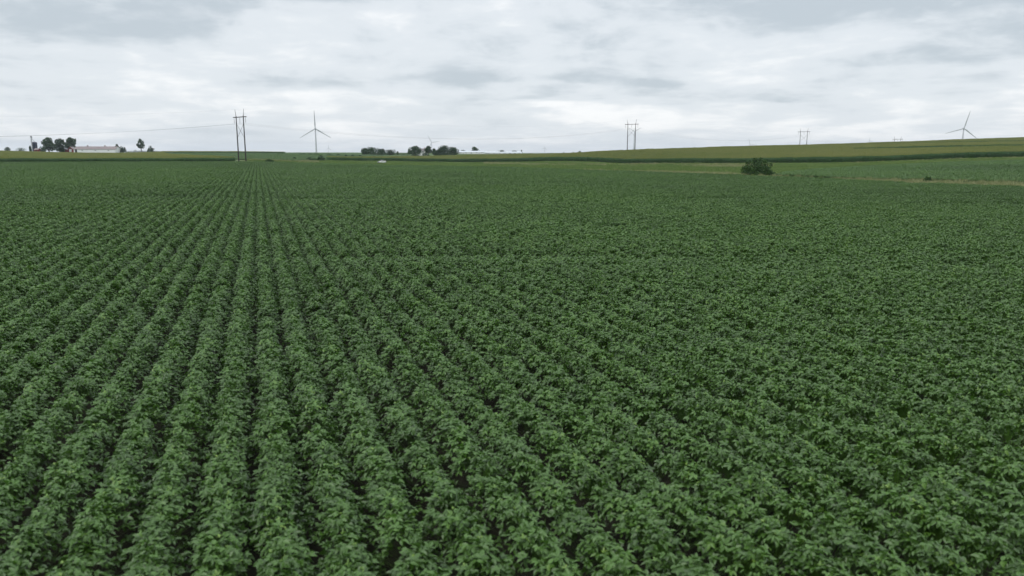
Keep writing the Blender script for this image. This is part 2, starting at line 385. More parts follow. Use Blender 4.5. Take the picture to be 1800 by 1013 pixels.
def scatter(name, protos, pts, pick, rot, scl, mats):
    """protos: list of (verts Nx3, faces, tone N, material index per face)"""
    V = []; F = []; T = []; VID = []; MI = []
    k = 0
    for i, (v, f, t, mi) in enumerate(protos):
        V.append(np.asarray(v, float)); F += [tuple(q + k for q in ff) for ff in f]; T.append(np.asarray(t, float)); VID.append(np.full(len(v), i + 1)); MI += list(mi); k += len(v)
    npv = k; n = len(pts)
    allv = np.vstack(V + [pts])
    me = bpy.data.meshes.new(name); me.from_pydata(allv.tolist(), [], F)
    for m in mats: me.materials.append(m)
    me.polygons.foreach_set('material_index', np.array(MI, dtype=np.int32))
    def at(nm, typ, arr, key):
        a = me.attributes.new(nm, typ, 'POINT'); a.data.foreach_set(key, np.ascontiguousarray(arr).ravel())
    at('vid', 'INT', np.concatenate(VID + [np.zeros(n)]).astype(np.int32), 'value')
    at('tone', 'FLOAT', np.concatenate(T + [np.zeros(n)]).astype(np.float32), 'value')
    at('pick', 'INT', np.concatenate([np.zeros(npv), pick]).astype(np.int32), 'value')
    at('rot', 'FLOAT_VECTOR', np.vstack([np.zeros((npv, 3)), rot]).astype(np.float32), 'vector')
    at('scl', 'FLOAT_VECTOR', np.vstack([np.ones((npv, 3)), scl]).astype(np.float32), 'vector')
    me.update()
    o = bpy.data.objects.new(name, me); col.objects.link(o)
    md = o.modifiers.new('scatter', 'NODES'); md.node_group = SCATTER
    o['kind'] = 'stuff'
    return o

class Proto:
    def __init__(s): s.v = []; s.f = []; s.t = []; s.m = []
    def add(s, vs, fs, tone, mi=0):
        k = len(s.v); s.v += [tuple(p) for p in vs]; s.f += [tuple(k + i for i in f) for f in fs]; s.t += [tone] * len(vs); s.m += [mi] * len(fs)
    def get(s): return (np.array(s.v), s.f, s.t, s.m)

def leaflet(P, base, d, up, ln, wd, tone, fold=.18, curl=.15, mi=0):
    d = d.normalized(); s = d.cross(up)
    if s.length < 1e-4: s = d.orthogonal()
    s.normalize(); n = s.cross(d).normalized()
    def q(t, w, h): return base + d * (t * ln) + s * (w * wd) + n * (h * wd - curl * ln * t * t)
    P.add([q(0, 0, 0), q(.28, -.46, fold), q(.28, .46, fold), q(.68, -.36, fold), q(.68, .36, fold), q(1, 0, 0), q(.28, 0, 0), q(.68, 0, 0)],
          [(0, 2, 6), (0, 6, 1), (6, 2, 4, 7), (6, 7, 3, 1), (7, 4, 5), (7, 5, 3)], tone, mi)

def soy_proto(seed, seg=.44, n=86, half=.345, h0=.17, h1=.79):
    rng = random.Random(seed); P = Proto()
    for i in range(n):
        x = rng.uniform(-seg / 2, seg / 2)
        phi = rng.gauss(0, .67); phi = max(-1.45, min(1.45, phi))
        depth = 1 - abs(rng.gauss(0, .13))
        hh = h0 + (h1 - h0) * math.cos(phi) ** 1.15 * depth + rng.gauss(0, .03)
        y = half * math.sin(phi) * depth + rng.gauss(0, .03)
        c = Vector((x, y, hh))
        az = rng.uniform(0, 2 * math.pi)
        outw = Vector((math.cos(az), math.sin(az) + 1.1 * math.sin(phi), 0)).normalized()
        top = math.cos(phi) * depth
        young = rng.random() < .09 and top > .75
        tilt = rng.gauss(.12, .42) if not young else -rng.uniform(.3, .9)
        d = (outw * math.cos(tilt) + Vector((0, 0, -math.sin(tilt))))
        up = (Vector((0, 0, 1)) + Vector((rng.gauss(0, .36), rng.gauss(0, .36) + .45 * math.sin(phi), 0))).normalized()
        sc = rng.uniform(.8, 1.15) * (.6 if young else 1)
        ln, wd = .087 * sc, .053 * sc
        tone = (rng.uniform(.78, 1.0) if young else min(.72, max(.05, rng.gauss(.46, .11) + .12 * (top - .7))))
        leaflet(P, c, d, up, ln * 1.08, wd, tone)
        side = d.cross(up).normalized()
        for sg in (-1, 1):
            dd = (d * .5 + side * sg * .85 + Vector((0, 0, rng.gauss(-.02, .25)))).normalized()
            leaflet(P, c - d * .012, dd, (up + Vector((rng.gauss(0, .15), rng.gauss(0, .15), 0))).normalized(), ln, wd, tone + rng.gauss(0, .05))
        # petiole
        root = Vector((x * .6, y * .25, max(.05, hh - .26)))
        w = Vector((.004, .0, 0)); P.add([root - w, root + w, c + w, c - w], [(0, 1, 2, 3)], .7)
    return P.get()

ROW_A = math.atan(U(453)); ROW_D = .762
dirv = np.array([math.sin(ROW_A), math.cos(ROW_A)]); perp = np.array([math.cos(ROW_A), -math.sin(ROW_A)])
rs = np.random.RandomState(7)
def vnoise(X, Y, s, seed=0):
    r = np.random.RandomState(seed); g = r.rand(257, 257)
    x, y = np.asarray(X) / s + 1000, np.asarray(Y) / s + 1000
    i, j = np.floor(x).astype(int), np.floor(y).astype(int); fx, fy = x - i, y - j
    fx = fx * fx * (3 - 2 * fx); fy = fy * fy * (3 - 2 * fy); i %= 256; j %= 256
    return (g[i, j] * (1 - fx) + g[i + 1, j] * fx) * (1 - fy) + (g[i, j + 1] * (1 - fx) + g[i + 1, j + 1] * fx) * fy

def soy_points(P, row_a, step, amin, amax, side=10.0, ymin=1.5):
    dv = np.array([math.sin(row_a), math.cos(row_a)]); pv = np.array([math.cos(row_a), -math.sin(row_a)])
    t = P @ dv; s = P @ pv
    ts = np.arange(t.min(), t.max(), step); ss = np.arange(math.floor(s.min() / ROW_D), math.ceil(s.max() / ROW_D)) * ROW_D
    Tm, Sm = np.meshgrid(ts, ss)
    Tm = Tm + rs.uniform(-.12, .12, Tm.shape); Sm = Sm + rs.normal(0, .024, Sm.shape)
    X = (Tm * dv[0] + Sm * pv[0]).ravel(); Y = (Tm * dv[1] + Sm * pv[1]).ravel()
    k = (Y > ymin) & (X > amin * Y - side) & (X < amax * Y + side)
    X, Y = X[k], Y[k]; k = inside(P, X, Y)
    return X[k], Y[k]

def soy_field(name, P, row_a, step, scale, amin, amax, seed, label):
    X, Y = soy_points(P, row_a, step, amin, amax)
    n = len(X); pts = np.stack([X, Y, zg(X, Y)], 1)
    g = .90 + .15 * vnoise(X, Y, 7.0, seed) + .05 * vnoise(X, Y, .9, seed + 1)
    g -= .22 * np.clip((vnoise(X * .22 + Y * .05, Y, 4.5, seed + 5) - .74) * 6, 0, 1) + .25 * np.clip((vnoise(X, Y, 2.2, seed + 6) - .88) * 9, 0, 1)
    keep = rs.rand(n) > .008 + .10 * (vnoise(X, Y, 1.4, seed + 2) > .86)
    flip = rs.randint(0, 2, n) * math.pi
    rot = np.stack([rs.normal(0, .06, n), rs.normal(0, .06, n), -row_a + math.pi / 2 + flip + rs.normal(0, .09, n)], 1)
    s = scale * rs.uniform(.92, 1.08, n)
    scl = np.stack([s, s * rs.uniform(.86, 1.12, n), g * rs.uniform(.95, 1.05, n) * (s if scale < 1.2 else 1.0)], 1)
    pk = rs.randint(0, len(SOYP), n)
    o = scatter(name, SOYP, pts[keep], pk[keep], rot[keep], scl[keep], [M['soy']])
    tag(o, label, 'crop'); return o
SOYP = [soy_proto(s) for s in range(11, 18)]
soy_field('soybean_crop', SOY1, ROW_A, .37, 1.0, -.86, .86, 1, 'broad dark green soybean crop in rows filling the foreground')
soy_field('soybean_crop', SOY2, math.atan(U(2600)), .62, 1.35, .25, 1.0, 21, 'smaller soybean plot beyond the ditch at the right, below the corn')
soy_field('soybean_crop', SOY3, ROW_A, 1.4, 2.3, -.6, .2, 31, 'pale green soybean slope far beyond the utility poles')

# ------------------------------------------------------------------ corn
def corn_proto(seed, w=2.3, n=24, h=2.65):
    rng = random.Random(seed); P = Proto()
    for i in range(n):
        x, y = rng.uniform(-w / 2, w / 2), rng.uniform(-w / 2, w / 2); hh = h * rng.uniform(.93, 1.05)
        b = Vector((x, y, 0)); t = b + Vector((rng.gauss(0, .05), rng.gauss(0, .05), hh))
        for ax in (Vector((.018, 0, 0)), Vector((0, .018, 0))): P.add([b - ax, b + ax, t + ax * .5, t - ax * .5], [(0, 1, 2, 3)], .45, 0)
        a0 = rng.uniform(0, math.pi)
        for k in range(8):
            z = hh * (.12 + .10 * k + rng.uniform(-.02, .02)); a = a0 + math.pi * k + rng.gauss(0, .4)
            d = Vector((math.cos(a), math.sin(a), 0)); s = Vector((-d.y, d.x, 0)) * .045; o = b.lerp(t, z / hh)
            p1 = o + d * .22 + Vector((0, 0, .22)); p2 = o + d * .50 + Vector((0, 0, .20)); p3 = o + d * .72 + Vector((0, 0, -.08))
            tn = min(.95, max(.05, rng.gauss(.45, .15)))
            P.add([o - s * .6, o + s * .6, p1 - s, p1 + s, p2 - s, p2 + s, p3], [(0, 1, 3, 2), (2, 3, 5, 4), (4, 5, 6)], tn, 0)
        for k in range(7):
            a = rng.uniform(0, 2 * math.pi); d = Vector((math.cos(a), math.sin(a), 0)); s = Vector((-d.y, d.x, 0)) * .022
            o = t; e = t + d * rng.uniform(.05, .2) + Vector((0, 0, rng.uniform(.18, .34)))
            P.add([o - s, o + s, e + s, e - s], [(0, 1, 2, 3)], rng.uniform(.2, .9), 1)
    return P.get()
CORNP = [corn_proto(s) for s in range(5)]
def corn_field(P, step, label, hs=1.0):
    x0, y0 = P.min(0); x1, y1 = P.max(0)
    Xm, Ym = np.meshgrid(np.arange(x0, x1, step), np.arange(y0, y1, step))
    X = (Xm + rs.uniform(-.25, .25, Xm.shape) * step).ravel(); Y = (Ym + rs.uniform(-.25, .25, Ym.shape) * step).ravel()
    k = (np.abs(X) < .84 * Y) & inside(P, X, Y); X, Y = X[k], Y[k]; n = len(X)
    g = .93 + .14 * vnoise(X, Y, 9, 3)
    s = step / 2.0
    scl = np.stack([np.full(n, s), np.full(n, s), hs * g * rs.uniform(.94, 1.06, n)], 1)
    rot = np.stack([np.zeros(n), np.zeros(n), rs.uniform(0, 6.28, n)], 1)
    o = scatter('corn_field', CORNP, np.stack([X, Y, zg(X, Y)], 1), rs.randint(0, 5, n), rot, scl, [M['corn_leaf'], M['corn_tassel']])
    tag(o, label, 'crop'); return o
corn_field(CORN_L, 2.0, 'tasselled olive corn field at the left, below the red barn farm', .68)
corn_field(CORN_RIDGE, 2.4, 'thin dark band of corn along the ridge behind the utility poles', .6)
corn_field(CORN_R1, 2.0, 'long olive corn field with a dark standing edge, nearest on the right hill')
corn_field(CORN_R2, 2.2, 'middle corn strip on the right hill between two terraces')
corn_field(CORN_R3, 2.4, 'topmost corn strip on the crest of the right hill')

# ------------------------------------------------------------------ grass: waterway ground sheets and tufts
def grass_proto(seed, n, h, spread, wd, mi, lean=.35):
    rng = random.Random(seed); P = Proto()
    for i in range(n):
        a = rng.uniform(0, 6.28); r = spread * math.sqrt(rng.random()); b = Vector((r * math.cos(a), r * math.sin(a), 0))
        hh = h * rng.uniform(.5, 1.1); la = rng.uniform(0, 6.28); ll = hh * lean * rng.uniform(.2, 1.4)
        m = b + Vector((math.cos(la) * ll * .4, math.sin(la) * ll * .4, hh * .65)); t = b + Vector((math.cos(la) * ll, math.sin(la) * ll, hh))
        sa = rng.uniform(0, 3.14); s = Vector((math.cos(sa), math.sin(sa), 0)) * wd
        P.add([b - s, b + s, m - s * .8, m + s * .8, t], [(0, 1, 3, 2), (2, 3, 4)], min(1, max(0, rng.gauss(.5, .2))), mi)
    return P.get()
GR = [grass_proto(1, 46, .32, .55, .022, 0), grass_proto(2, 46, .42, .55, .024, 0), grass_proto(3, 40, .75, .5, .026, 0),
      grass_proto(4, 46, .75, .5, .022, 1), grass_proto(5, 46, .95, .45, .024, 1)]
WATERWAY = poly(B1[2:] + [(2200,100),(1800,122),(1700,127),(1600,136),(1500,144),(1420,156),(1364,163),(1385,198),(1442,241),(1520,275),(1660,291),(1800,305),(2250,313),(2250,352),(1800,346),(1500,346),(1400,368),(1300,396),(1200,414),(1100,436),(1000,486),(900,546),(800,568),(690,601),(575,556),(520,420),(436,402),(428,356)])
def sheet(name, P, step, dz, mat):
    x0, y0 = P.min(0); x1, y1 = P.max(0)
    xs = np.arange(x0, x1 + step, step); ys = np.arange(y0, y1 + step, step)
    Xm, Ym = np.meshgrid(xs, ys); zz = zg(Xm, Ym) + dz
    cx = (Xm[:-1, :-1] + step / 2).ravel(); cy = (Ym[:-1, :-1] + step / 2).ravel(); k = inside(P, cx, cy).reshape(len(ys) - 1, len(xs) - 1)
    idx = np.arange(Xm.size).reshape(Xm.shape); fs = []
    for j, i in zip(*np.nonzero(k)): fs.append((idx[j, i], idx[j, i + 1], idx[j + 1, i + 1], idx[j + 1, i]))
    used = np.unique(np.array(fs)); re = np.full(Xm.size, -1); re[used] = np.arange(len(used))
    V = np.stack([Xm.ravel(), Ym.ravel(), zz.ravel()], 1)[used]
    me = bpy.data.meshes.new(name); me.from_pydata(V.tolist(), [], [tuple(int(re[q]) for q in f) for f in fs]); me.materials.append(mat)
    me.polygons.foreach_set('use_smooth', [True] * len(me.polygons)); me.update()
    o = bpy.data.objects.new(name, me); col.objects.link(o); tag(o, kind='structure'); return o
sheet('grass_ground', WATERWAY, 2.0, .05, M['grass_base'])
def polyline_dist(X, Y, pts):
    d = np.full(len(X), 1e9)
    for (x1, y1), (x2, y2) in zip(pts[:-1], pts[1:]):
        L2 = (x2 - x1) ** 2 + (y2 - y1) ** 2; t = np.clip(((X - x1) * (x2 - x1) + (Y - y1) * (y2 - y1)) / L2, 0, 1)
        d = np.minimum(d, np.hypot(X - x1 - t * (x2 - x1), Y - y1 - t * (y2 - y1)))
    return d
TRUCK_Y = findY(671, 286.0, 390, 470)
def build_grass():
    step = .85
    x0, y0 = WATERWAY.min(0); x1, y1 = WATERWAY.max(0)
    Xm, Ym = np.meshgrid(np.arange(x0, x1, step), np.arange(y0, y1, step))
    X = (Xm + rs.uniform(-.4, .4, Xm.shape)).ravel(); Y = (Ym + rs.uniform(-.4, .4, Ym.shape)).ravel()
    k = (np.abs(X) < .84 * Y) & inside(WATERWAY, X, Y); X, Y = X[k], Y[k]; n = len(X)
    uu = X / Y * KX + 900
    dB = polyline_dist(X, Y, poly(B1)); dC = polyline_dist(X, Y, poly([(690,605),(800,572),(900,550),(1000,490),(1100,440),(1200,418),(1300,400),(1400,372),(1500,350),(1800,350),(2250,356)]))
    nz = vnoise(X, Y, 14, 5) * .6 + vnoise(X, Y, 4, 6) * .4
    dryp = np.zeros(n)
    dryp = np.where((uu > 1000) & (dB < np.where(uu > 1340, 16, 12)), (nz - np.where(uu > 1340, .22, .32)) * 3.4 * np.clip((uu - 1000) / 250, 0, 1), dryp)
    dryp = np.where((uu > 1600) & (dB >= 2) & (dB < 26), np.maximum(dryp, (nz - .36) * 3), dryp)
    dryp = np.where((dC < 16) & (dC > 5) & (uu > 1150), np.maximum(dryp, (nz - .50) * 2.4), dryp)
    dryp = np.where((uu > 850) & (uu < 1360) & (dC < 75) & (dC > 25), np.maximum(dryp, (nz - .58) * 3), dryp)
    dryp = np.where(uu < 560, np.maximum(dryp, (nz - .48) * 3), dryp)
    dry = rs.rand(n) < np.clip(dryp, 0, .9)
    tall = (~dry) & (rs.rand(n) < np.clip((vnoise(X, Y, 8, 9) - .62) * 3, 0, .6))
    pk = np.where(dry, rs.randint(3, 5, n), np.where(tall, 2, rs.randint(0, 2, n)))
    s = rs.uniform(.7, 1.15, n) * np.where(dC < 14, .6, 1.0)
    pt = G(671, TRUCK_Y); s = s * np.where(np.hypot(X - pt.x, Y - pt.y + 6) < 14, .45, 1.0)
    rot = np.stack([np.zeros(n), np.zeros(n), rs.uniform(0, 6.28, n)], 1)
    o = scatter('grass', GR, np.stack([X, Y, zg(X, Y) + .03], 1), pk, rot, np.stack([s, s, s], 1), [M['grass'], M['dry_grass']])
    tag(o, 'bright grass and tan seed heads of the waterway between the crops', 'grass')
build_grass()

# ------------------------------------------------------------------ trees and shrubs
def leaf_cloud(mb, blobs, n, size, rng, shade=0.0):
    """leaf-sized faces spread in the shells of overlapping blobs (x,y,z,rx,ry,rz)"""
    vol = [b[3] * b[5] for b in blobs]; tot = sum(vol)
    for b, w in zip(blobs, vol):
        btone = rng.gauss(0, .10)
        for i in range(max(6, int(n * w / tot))):
            d = Vector((rng.gauss(0, 1), rng.gauss(0, 1), rng.gauss(0, 1))).normalized()
            r = rng.uniform(.35, 1.06) ** .6
            c = Vector((b[0] + d.x * b[3] * r, b[1] + d.y * b[4] * r, b[2] + d.z * b[5] * r))
            nrm = (d * .8 + Vector((rng.gauss(0, .6), rng.gauss(0, .6), rng.gauss(.3, .5)))).normalized()
            a = nrm.orthogonal().normalized(); a = Matrix.Rotation(rng.uniform(0, 6.28), 3, nrm) @ a; bb = nrm.cross(a)
            s = size * rng.uniform(.6, 1.3); l = s * rng.uniform(.7, 1.3)
            mb.add([c - a * s, c - a * .1 * s + bb * l * .55, c + a * s, c + a * .1 * s - bb * l * .55], [(0, 3, 2, 1)], min(1, max(0, rng.gauss(.45, .16) + btone)))
def tree(name, label, cat, u, Y, wpx, vtop, vbase=None, seed=0, style='round', group=None, size=None, n=None, mat='tree', base_drop=0.2):
    """a tree of width wpx and top at picture height vtop, standing on the ground at (u, Y)"""
    rng = random.Random(seed * 77 + 5)
    if vbase is not None: Y = findY(u, vbase, Y * .82, Y * 1.18)
    p = G(u, Y); zt = CAM_H + (V0 - vtop) * Y / KY; H = max(zt - p.z, .6); W = wpx * Y / KX
    root = empty(name, (p.x, p.y, p.z - base_drop), rng.uniform(-.3, .3)); H += base_drop
    tag(root, label, cat, group)
    tr = MB(); blobs = []
    hw = W / 2
    if style == 'shrub':
        k = 8 if W < 4 else 24
        for i in range(k):
            a = rng.uniform(0, 2 * math.pi); q = rng.random() ** .5; e = math.sqrt(max(.05, 1 - q ** 2))
            rx = hw * rng.uniform(.15, .27); rz = H * rng.uniform(.13, .22)
            zc = H * (.10 + .90 * e * rng.uniform(.35, 1.0)) - rz * .9
            blobs.append((q * math.cos(a) * (hw - rx * .8), q * math.sin(a) * (hw - rx) * .8, max(rz * .7, zc), rx, rx, rz))
        blobs.append((0, 0, H * .40, hw * .72, hw * .6, H * .38))
        for i in range(5):
            x = hw * rng.uniform(-.4, .4); tr.tube([(x * .02, 0, 0), (x * .5, rng.uniform(-.1, .1) * hw, H * .4), (x, rng.uniform(-.2, .2) * hw, H * .62)], [.03 * H + .02, .018 * H + .008, .006 * H + .004], 5)
    else:
        tr_h = {'round': .22, 'tall': .32, 'high': .38, 'wide': .12}[style]
        tr.tube([(0, 0, 0), (rng.uniform(-.02, .02) * H, 0, H * .3), (rng.uniform(-.03, .03) * H, 0, H * .62), (0, 0, H * .86)], [.028 * H + .05, .021 * H + .03, .013 * H + .02, .004 * H], 7)
        k = {'round': 13, 'tall': 12, 'high': 11, 'wide': 15}[style]
        for i in range(k):
            f = (i + rng.random()) / k; z = tr_h + (1 - tr_h) * f
            prof = math.sin(math.pi * min(1, .20 + .80 * f) ** 1.1) ** .7 if style != 'tall' else (1.05 - .75 * f)
            a = i * 2.4 + rng.uniform(-.5, .5); rr = hw * prof * rng.uniform(.35, .72)
            s = hw * rng.uniform(.30, .46) * (.75 + .5 * prof)
            x, y, zc = rr * math.cos(a), rr * math.sin(a), H * z * .9
            blobs.append((x, y, min(zc, H - s * .8), s, s, s * .85))
            tr.tube([(0, 0, max(.1, zc - s * 1.2) * .8), (x * .55, y * .55, zc - s * .5), (x, y, zc)], [.010 * H + .02, .006 * H + .015, .002 * H + .008], 5)
        blobs.append((0, 0, H - hw * .35, hw * .36, hw * .36, hw * .34))
    zs = H / max(b[2] + b[5] for b in blobs); xs = hw / max(max(abs(b[0]) + b[3] for b in blobs), 1e-3)
    blobs = [(b[0] * xs, b[1] * xs, b[2] * zs, b[3] * xs, b[4] * xs, b[5] * zs) for b in blobs]
    if style == 'shrub':
        for i in range(6 if W < 4 else 9):
            a = rng.uniform(0, 2 * math.pi); e = rng.uniform(.35, 1.5); q = math.cos(e)
            blobs.append((q * math.cos(a) * hw * .95, q * math.sin(a) * hw * .75, H * (.10 + .88 * math.sin(e)), hw * .10, hw * .10, H * rng.uniform(.08, .12)))
    tr.build('trunk' if style != 'shrub' else 'stem', M['bark'], root)
    cr = MB(); leaf_cloud(cr, blobs, n or 1500, size or max(.18, .055 * H), rng)
    cr.build('crown' if style != 'shrub' else 'foliage', M[mat], root)
    return root

FAR = 930
# left farm trees
tree('tree', 'tallest broad round green tree right of the dark silo', 'tree', 87, FAR, 22, 241.5, None, 1, 'round', 'trees around the left farm')
tree('tree', 'dark pointed dense tree in the middle, left of the red barn', 'tree', 107, FAR - 8, 25, 243, None, 2, 'wide', 'trees around the left farm')
tree('tree', 'high crowned tree standing behind the red barn', 'tree', 126, FAR + 25, 20, 241.5, None, 3, 'high', 'trees around the left farm')
tree('shrub', 'low dark bush between the dark silo and the tallest farm tree', 'shrub', 76, FAR - 10, 13, 257, None, 4, 'shrub', 'shrubs around the left farm')
tree('shrub', 'tiny round bush standing alone left of the dark silo', 'shrub', 54.5, FAR, 5, 256.5, None, 5, 'shrub', 'shrubs around the left farm')
tree('tree', 'small dark tree touching the right end of the long white barn', 'tree', 207, FAR + 10, 9, 253.5, None, 6, 'round', 'trees around the left farm')
tree('shrub', 'rounded dark bush just right of the long white barn', 'shrub', 216, FAR - 5, 14, 257.5, None, 7, 'shrub', 'shrubs around the left farm')
tree('tree', 'lone slender tree with open crown and bare trunk right of the long white barn', 'tree', 249, FAR, 15, 243.5, None, 8, 'high', 'trees around the left farm', n=420)
tree('shrub', 'dome shaped dark bush beside the lone slender tree', 'shrub', 265.5, FAR, 15, 257, None, 9, 'shrub', 'shrubs around the left farm')
tree('tree', 'far flat topped tree mound near the left picture edge', 'tree', 15, 1180, 11, 258.5, None, 10, 'wide', 'far trees at the left edge')
tree('tree', 'far low wide tree line remnant left of the tiny round bush', 'tree', 38, 1180, 20, 259.6, None, 11, 'wide', 'far trees at the left edge')
# hedge right of the left farm
def hedge():
    p0, p1 = G(221, 905), G(282, 905); n = 26; root = empty('hedge', ((p0 + p1) / 2))
    tag(root, 'long low dark hedge running right from the left farm', 'hedge'); c = (p0 + p1) / 2; rng = random.Random(3)
    bl = []
    for i in range(n):
        q = p0.lerp(p1, (i + .5) / n) - c; h = rng.uniform(2.0, 2.7) + (1.0 if abs(i - 7) < 2 else 0)
        bl.append((q.x, q.y, h * .5, 1.3, 1.2, h * .55))
    cr = MB(); leaf_cloud(cr, bl, 1600, .32, rng); cr.build('foliage', M['tree'], root)
hedge()
# shrubs beyond the soybean slope
for i, (u, Y, w, vt, vb, lab) in enumerate([
    (532, 840, 20, 269, 273, 'leftmost long shrub of the far dark row behind the round roadside bush'),
    (545, 846, 9, 269.5, 273, 'short shrub second from left in the far dark shrub row'),
    (556, 842, 13, 269.5, 273.2, 'middle shrub of the far dark row, at the foot of the near left wind turbine'),
    (578, 848, 14, 269.8, 273.6, 'wide shrub at the right end of the far dark shrub row'),
    (595, 850, 10, 270.5, 274.2, 'separate shrub just right of the far dark shrub row'),
    (608, 855, 6, 272, 276, 'small shrub left of the left tree clump, leftmost of three'),
    (620, 855, 7, 272, 276, 'small shrub left of the left tree clump, middle one of three'),
    (633, 855, 6, 272.6, 276, 'small shrub left of the left tree clump, rightmost of three'),
    ]):
    tree('shrub', lab, 'shrub', u, Y, w, vt, vb, 20 + i, 'shrub', 'shrubs in the far row', n=700, mat='tree')
tree('shrub', 'small rounded bush left of the wide roadside bush', 'shrub', 517.5, 430, 8.5, 276.5, 280.5, 31, 'shrub', 'bushes at the field end')
tree('shrub', 'wide dark roadside bush, taller at its right end', 'shrub', 548, 420, 24, 276, 281.3, 32, 'shrub', 'bushes at the field end')
tree('shrub', 'taller rounded bush joined to the right end of the roadside bush', 'shrub', 564, 420, 14, 273, 281.3, 33, 'shrub', 'bushes at the field end')
tree('shrub', 'low flat olive weed clump at the field end right of the utility poles', 'shrub', 472, 350, 20, 279.6, None, 34, 'shrub', 'bushes at the field end', mat='shrub')
# centre clump A
for i, (u, Y, w, vt, st, lab) in enumerate([
    (642, 890, 16, 260, 'wide', 'leftmost slim tree of the left tree clump'),
    (655, 885, 25, 258.5, 'round', 'tallest rounded tree of the left tree clump'),
    (671, 880, 19, 261.5, 'wide', 'pointed tree in the middle of the left tree clump'),
    (686, 885, 26, 262.5, 'wide', 'broad low tree at the right of the left tree clump'),
    (699, 890, 6, 266, 'tall', 'tiny pointed tree right of the left tree clump'),
    ]):
    tree('tree', lab, 'tree', u, Y, w, vt, None, 40 + i, st, 'trees of the left clump', n=2200)
tree('shrub', 'low dark shrub joining the foot of the left tree clump', 'shrub', 664, 860, 52, 266.5, None, 46, 'shrub', 'shrubs below the tree clumps', mat='tree')
tree('shrub', 'low green shrub between the two tree clumps', 'shrub', 707, 860, 30, 268.0, None, 47, 'shrub', 'shrubs below the tree clumps', mat='shrub')
# centre clump B around the farmhouse
for i, (u, Y, w, vt, st, lab) in enumerate([
    (719, 880, 6, 261.5, 'tall', 'slim leaning tree at the far left of the farmhouse grove'),
    (730, 845, 23, 256.3, 'round', 'dark dense tree standing left of the farmhouse'),
    (753, 870, 14, 256.5, 'high', 'pale thin crowned tree right of the farmhouse'),
    (763, 850, 13, 261, 'tall', 'narrow pointed tree between the farmhouse and the biggest grove tree'),
    (781, 850, 32, 255.3, 'wide', 'biggest broad green tree of the farmhouse grove'),
    (797, 855, 22, 258.5, 'round', 'rounded tree at the right end of the farmhouse grove'),
    (772, 842, 17, 262, 'round', 'short tree in front of the biggest grove tree'),
    ]):
    tree('tree', lab, 'tree', u, Y, w, vt, None, 50 + i, st, 'trees of the farmhouse grove', n=1800)
tree('shrub', 'long low bush along the front of the farmhouse grove', 'shrub', 782, 815, 48, 268.5, None, 58, 'shrub', 'shrubs below the tree clumps', mat='tree')
tree('shrub', 'bush directly in front of the farmhouse', 'shrub', 748, 820, 16, 268.5, None, 59, 'shrub', 'shrubs below the tree clumps', mat='tree')
# around the white barns
tree('tree', 'lone round tree above the long white barn right of the farmhouse grove', 'tree', 834.5, 1210, 14, 257.8, None, 60, 'round', 'trees behind the white barns')
tree('shrub', 'dark little bush at the right foot of the lone round tree', 'shrub', 842.5, 1190, 5, 264.8, None, 61, 'shrub', 'trees behind the white barns', mat='tree')
tree('tree', 'dark low tree behind the left end of the long white barn', 'tree', 814, 1215, 11, 263.5, None, 62, 'wide', 'trees behind the white barns')
tree('tree', 'wide dark tree mass behind the gap left of the short white barn', 'tree', 882, 1230, 15, 263.5, None, 63, 'wide', 'trees behind the white barns')
tree('tree', 'low tree behind the short white barn', 'tree', 904, 1230, 14, 264.3, None, 64, 'wide', 'trees behind the white barns')
tree('tree', 'small pointed tree at the right end of the short white barn', 'tree', 916.5, 1200, 4, 263.6, None, 65, 'tall', 'trees behind the white barns')
for i, (u, Y, w, vt, lab) in enumerate([
    (931, 900, 9, 269.3, 'flat shrub right of the short white barn'),
    (970, 860, 5, 269.0, 'tiny shrub on the skyline, first right of the flat shrub'),
    (991, 800, 3.5, 267.0, 'tiny upright shrub on the skyline, second right of the flat shrub'),
    (1007, 760, 5, 266.8, 'tiny shrub on the skyline, just left of the rounded skyline bush'),
    (1019, 740, 8, 265.0, 'rounded dark bush on the skyline left of the middle utility poles'),
    (1221, 690, 8, 258.6, 'faint low bush on the skyline of the right hill'),
    ]):
    tree('shrub', lab, 'shrub', u, Y, w, vt, None, 70 + i, 'shrub', 'shrubs on the skyline', n=500, mat='tree')
# bushes in the waterway
tree('bush', 'largest round dark green bush at the edge of the soybeans on the right', 'bush', 1332, 170, 64, 278.5, None, 80, 'shrub', 'bushes in the waterway', size=.16, n=9000, mat='shrub', base_drop=.3)
tree('bush', 'small dark bush in the ditch at the right, left of the flat weed clump', 'bush', 1635, 128, 21, 310.5, None, 81, 'shrub', 'bushes in the waterway', size=.09, n=2200, mat='shrub')
tree('bush', 'low flat dark weed clump in the tan ditch grass at the far right', 'bush', 1706, 121, 22, 317.5, None, 82, 'shrub', 'bushes in the waterway', size=.08, n=1800, mat='shrub')

